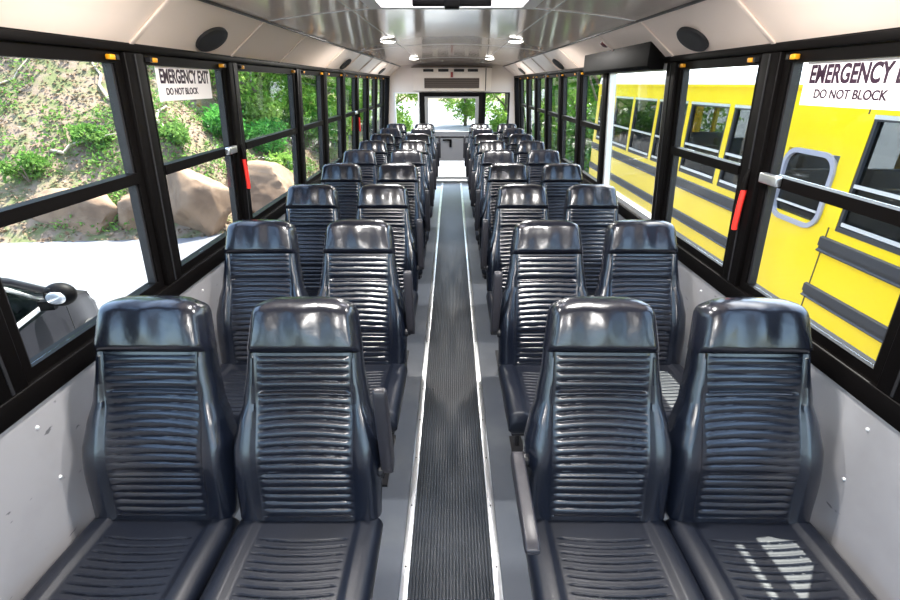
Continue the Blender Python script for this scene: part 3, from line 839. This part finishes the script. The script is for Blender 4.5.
# rub rails, broken at the plain section
for z, hgt in ((.395, .07), (-.03, .065)):
    for a, b in ((4.95, by1), (by0, 3.88)):
        bm = bmesh.new(); x = XB-ox
        sec = [(x, z-hgt-GZ), (x-.022, z-hgt+.008-GZ), (x-.022, z-.05-GZ), (x-.008, z-.04-GZ), (x-.008, z+.02-GZ-.02), (x-.022, z-.012-GZ), (x-.022, z+hgt-.01-GZ), (x, z+hgt-GZ)]
        extrude_poly(bm, sec, 'y', a-oy, b-oy); obj('rub_rail', bm, M['bus_black'], bus)
for z in (-.35,):
    obj('skirt_rail', B(L((XB-.02, XB, by0, by1, z-.03, z+.03))), M['bus_black'], bus)
for a, b in wins:
    fr_ = obj('bus_window', B(*[L(q) for q in ((XB-.006, XB+.05, a+.03, b-.03, ZW1-.045, ZW1), (XB-.006, XB+.05, a+.03, b-.03, ZW0, ZW0+.04), (XB-.004, XB+.05, a+.03, a+.06, ZW0+.04, ZW1-.045), (XB-.004, XB+.05, b-.06, b-.03, ZW0+.04, ZW1-.045), (XB+.0, XB+.045, a+.06, b-.06, .90, .925))]), M['bus_black'], bus)
    obj('trim_bar', B(*[L(q) for q in ((XB-.012, XB-.006, a+.03, b-.03, ZW1-.03, ZW1), (XB-.008, XB-.001, a+.06, b-.06, .90, .928), (XB-.008, XB-.001, a+.07, b-.07, .59, .62))]), M['alu_frame'], fr_)
    obj('pane', B(L((XB+.02, XB+.025, a+.06, b-.06, ZW0+.04, ZW1-.045))), M['bus_glass'], fr_)
    obj('pillar_cap', B(L((XB-.008, XB, b-.029, b+.069, ZW0+.01, ZW1))), M['bus_yellow'], bus)
# rounded window
def rrect(y0, y1, z0, z1, r, n=6):
    P = []
    for cy, cz2, a0 in ((y1-r, z1-r, 0), (y0+r, z1-r, PI/2), (y0+r, z0+r, PI), (y1-r, z0+r, 1.5*PI)):
        for k in range(n+1):
            a = a0+PI/2*k/n; P.append((cy+r*math.cos(a), cz2+r*math.sin(a)))
    return P
bm = bmesh.new()
o1_ = rrect(ra-.012-oy, rb+.012-oy, rz0-.012-GZ, rz1+.012-GZ, .16); i1_ = rrect(ra+.03-oy, rb-.03-oy, rz0+.03-GZ, rz1-.03-GZ, .12)
n_ = len(o1_); x = XB-ox
Vs = [[bm.verts.new((xx, p[0], p[1])) for p in P] for P, xx in ((o1_, x-.001), (o1_, x-.022), (i1_, x-.022), (i1_, x+.05))]
for q in range(3):
    for k in range(n_): bm.faces.new((Vs[q][k], Vs[q][(k+1) % n_], Vs[q+1][(k+1) % n_], Vs[q+1][k]))
rw = obj('rounded_window', bm, mat('grey_window_gasket', (.38, .36, .40), .5), bus, smooth=False)
bm = bmesh.new(); extrude_poly(bm, rrect(ra+.025-oy, rb-.025-oy, rz0+.025-GZ, rz1-.025-GZ, .12), 'x', x+.01, x+.015)
obj('pane', bm, M['bus_glass'], rw)
obj('trim_bar', B(*[L(q) for q in ((XB-.012, XB-.004, ra+.04, rb-.04, .80, .825), (XB-.012, XB-.004, ra+.05, rb-.05, .62, .64))]), M['alu_frame'], rw)
obj('panel_seam', B(*[L(q) for q in ((XB-.004, XB, 3.84, 3.85, -.3, 1.5), (XB-.004, XB, 4.80, 4.81, -.3, 1.5))]), M['bus_black'], bus)
for k in range(9):   # benches inside
    y = 9.6-1.1*k
    obj('bench', B(L((XB+.12, XB+1.0, y, y+.12, -.3, .80)), L((XB+1.4, XB2-.12, y, y+.12, -.3, .80))), M['bus_seat'], bus, bevel=.02)
for y in (8.2, -.3):
    wh = obj('wheel', bmesh.new(), M['tire'], bus)
    bm = bmesh.new()
    for xx in (XB+.18,):
        bmesh.ops.create_cone(bm, cap_ends=True, segments=40, radius1=.48, radius2=.48, depth=.28, matrix=Matrix.Translation((xx-ox, y-oy, .48)) @ Matrix.Rotation(R(90), 4, 'Y'))
    bm.to_mesh(wh.data); bm.free()
    bm = bmesh.new(); bmesh.ops.create_cone(bm, cap_ends=True, segments=24, radius1=.24, radius2=.2, depth=.03, matrix=Matrix.Translation((XB+.03-ox, y-oy, .48)) @ Matrix.Rotation(R(-90), 4, 'Y'))
    obj('hub', bm, M['bus_black'], wh)
    wh2 = wh.copy(); C.objects.link(wh2); wh2.location.x = 1.9

# ------------------------------------------------------------------ dark grey car on the left
car = empty('parked_car', (-3.87, 2.37, GZ), R(10)); car.scale = (.94, .94, .94); tag(car, 'dark grey car parked on the pale concrete outside the left windows', 'car')
# local: +y toward the bonnet, x across, z up from the ground
half = .90
def section(y):   # outline half-width / heights at station y
    zb = interp(y, [(-2.2, .62), (-1.9, .95), (-.8, 1.0), (1.0, .98), (1.25, .95), (1.75, .82), (1.98, .55)])
    hw_ = interp(y, [(-2.25, .72), (-1.9, .86), (0, .90), (1.2, .88), (1.7, .76), (1.98, .50)])
    return zb, hw_
bm = bmesh.new(); rs = []
for k in range(49):
    y = -2.25+4.23*k/48; zb, hw_ = section(y); lo_ = .28
    rs.append([(hw_*sx*fx, y, lo_+(zb-lo_)*fz) for sx, fx, fz in ((-1, .86, 0), (-1, .97, .2), (-1, 1.0, .45), (-1, .985, .75), (-1, .93, .95), (-1, .75, 1.0), (-1, .3, 1.03), (1, .3, 1.03), (1, .75, 1.0), (1, .93, .95), (1, .985, .75), (1, 1.0, .45), (1, .97, .2), (1, .86, 0))])
loft(bm, rs); obj('body', bm, M['car'], car, smooth=True)
# greenhouse: glass, pillars and roof
G = [(-2.0, .96, .72), (-1.45, 1.42, .64), (-.9, 1.53, .62), (.0, 1.55, .62), (.45, 1.48, .62), (1.15, .99, .74)]   # y, z roof, half width
bm = bmesh.new()
tops = []
for y, z, h in G: tops.append([(-h, y, z), (-h*.5, y, z+.03), (h*.5, y, z+.03), (h, y, z), (h, y, z-.035), (-h, y, z-.035)])
loft(bm, tops[1:5]); obj('roof', bm, M['car'], car, bevel=.01)
bm = bmesh.new()
for s in (-1, 1):
    tube(bm, [(s*.64, -1.45, 1.42), (s*.76, -2.0, .97)], .045, 8); tube(bm, [(s*.62, .42, 1.47), (s*.70, .8, 1.27), (s*.79, 1.2, .98)], .035, 8)
    tube(bm, [(s*.62, -.35, 1.52), (s*.84, -.38, .97)], .035, 8)
    tube(bm, [(s*.63, -1.4, 1.44), (s*.625, -.9, 1.53), (s*.625, 0, 1.55), (s*.62, .45, 1.48)], .03, 8)
obj('pillars', bm, M['car'], car, smooth=True)
for s in (-1, 1):
    bm = bmesh.new(); hexa(bm, [(s*.635, .36, 1.45), (s*.635, -.30, 1.49), (s*.835, -.33, .99), (s*.80, 1.02, .99), (s*.63, .36, 1.45), (s*.63, -.30, 1.49), (s*.83, -.33, .99), (s*.795, 1.02, .99)])
    obj('side_window', bm, M['car_glass'], car)
    bm = bmesh.new(); hexa(bm, [(s*.635, -.42, 1.49), (s*.64, -1.32, 1.42), (s*.80, -1.75, .99), (s*.835, -.43, .99), (s*.63, -.42, 1.49), (s*.635, -1.32, 1.42), (s*.795, -1.75, .99), (s*.83, -.43, .99)])
    obj('side_window', bm, M['car_glass'], car)
    bm = bmesh.new(); tube(bm, [(s*.845, -.33, 1.0), (s*.655, -.29, 1.47), (s*.65, .36, 1.44), (s*.72, .72, 1.24), (s*.81, 1.0, 1.0), (s*.845, .3, .995), (s*.85, -.33, 1.0)], .02, 6)
    obj('window_trim', bm, M['alu_frame'], car, smooth=True)
    bm = bmesh.new(); bmesh.ops.create_uvsphere(bm, u_segments=24, v_segments=14, radius=1, matrix=Matrix.Translation((s*1.03, .82, 1.13)) @ Matrix.Diagonal((.12, .085, .10, 1)))
    mr = obj('wing_mirror', bm, M['black'], car, smooth=True)
    bm = bmesh.new(); box(bm, s*.85, s*.96, .80, .85, 1.0, 1.08); obj('mirror_arm', bm, M['black'], mr)
    bm = bmesh.new(); bmesh.ops.create_uvsphere(bm, u_segments=16, v_segments=10, radius=1, matrix=Matrix.Translation((s*1.03, .748, 1.125)) @ Matrix.Diagonal((.075, .016, .055, 1)))
    obj('mirror_glass', bm, M['headlamp'], mr, smooth=True)
    bm = bmesh.new(); box(bm, s*.895-.012, s*.895+.012, -.2, .02, .83, .855); obj('door_handle', bm, M['car'], car, bevel=.005)
    bm = bmesh.new(); box(bm, s*.905-.003, s*.905+.003, 1.03, 1.036, .35, .93); box(bm, s*.905-.003, s*.905+.003, -.40, -.394, .35, .95); obj('door_gap', bm, M['rubber'], car)
    bm = bmesh.new(); bmesh.ops.create_uvsphere(bm, u_segments=18, v_segments=10, radius=1, matrix=Matrix.Translation((s*.58, 1.78, .68)) @ Matrix.Diagonal((.17, .13, .08, 1)))
    obj('headlamp', bm, M['headlamp'], car, smooth=True)
    for y in (1.28, -1.38):
        bm = bmesh.new(); bmesh.ops.create_cone(bm, cap_ends=True, segments=36, radius1=.33, radius2=.33, depth=.2, matrix=Matrix.Translation((s*.83, y, .33)) @ Matrix.Rotation(R(90), 4, 'Y'))
        wh = obj('wheel', bm, M['tire'], car, bevel=.02)
        bm = bmesh.new(); bmesh.ops.create_cone(bm, cap_ends=True, segments=24, radius1=.2, radius2=.18, depth=.02, matrix=Matrix.Translation((s*.94, y, .33)) @ Matrix.Rotation(R(90*s), 4, 'Y'))
        obj('hub', bm, M['alu'], wh)
bm = bmesh.new(); hexa(bm, [(-.60, .46, 1.47), (.60, .46, 1.47), (.74, 1.18, .99), (-.74, 1.18, .99), (-.60, .45, 1.465), (.60, .45, 1.465), (.74, 1.17, .985), (-.74, 1.17, .985)])
obj('windscreen', bm, M['car_glass'], car)
obj('car_seats', B((-.6, -.15, -.2, -.05, .5, 1.25), (.15, .6, -.2, -.05, .5, 1.25)), M['car_in'], car, bevel=.04)
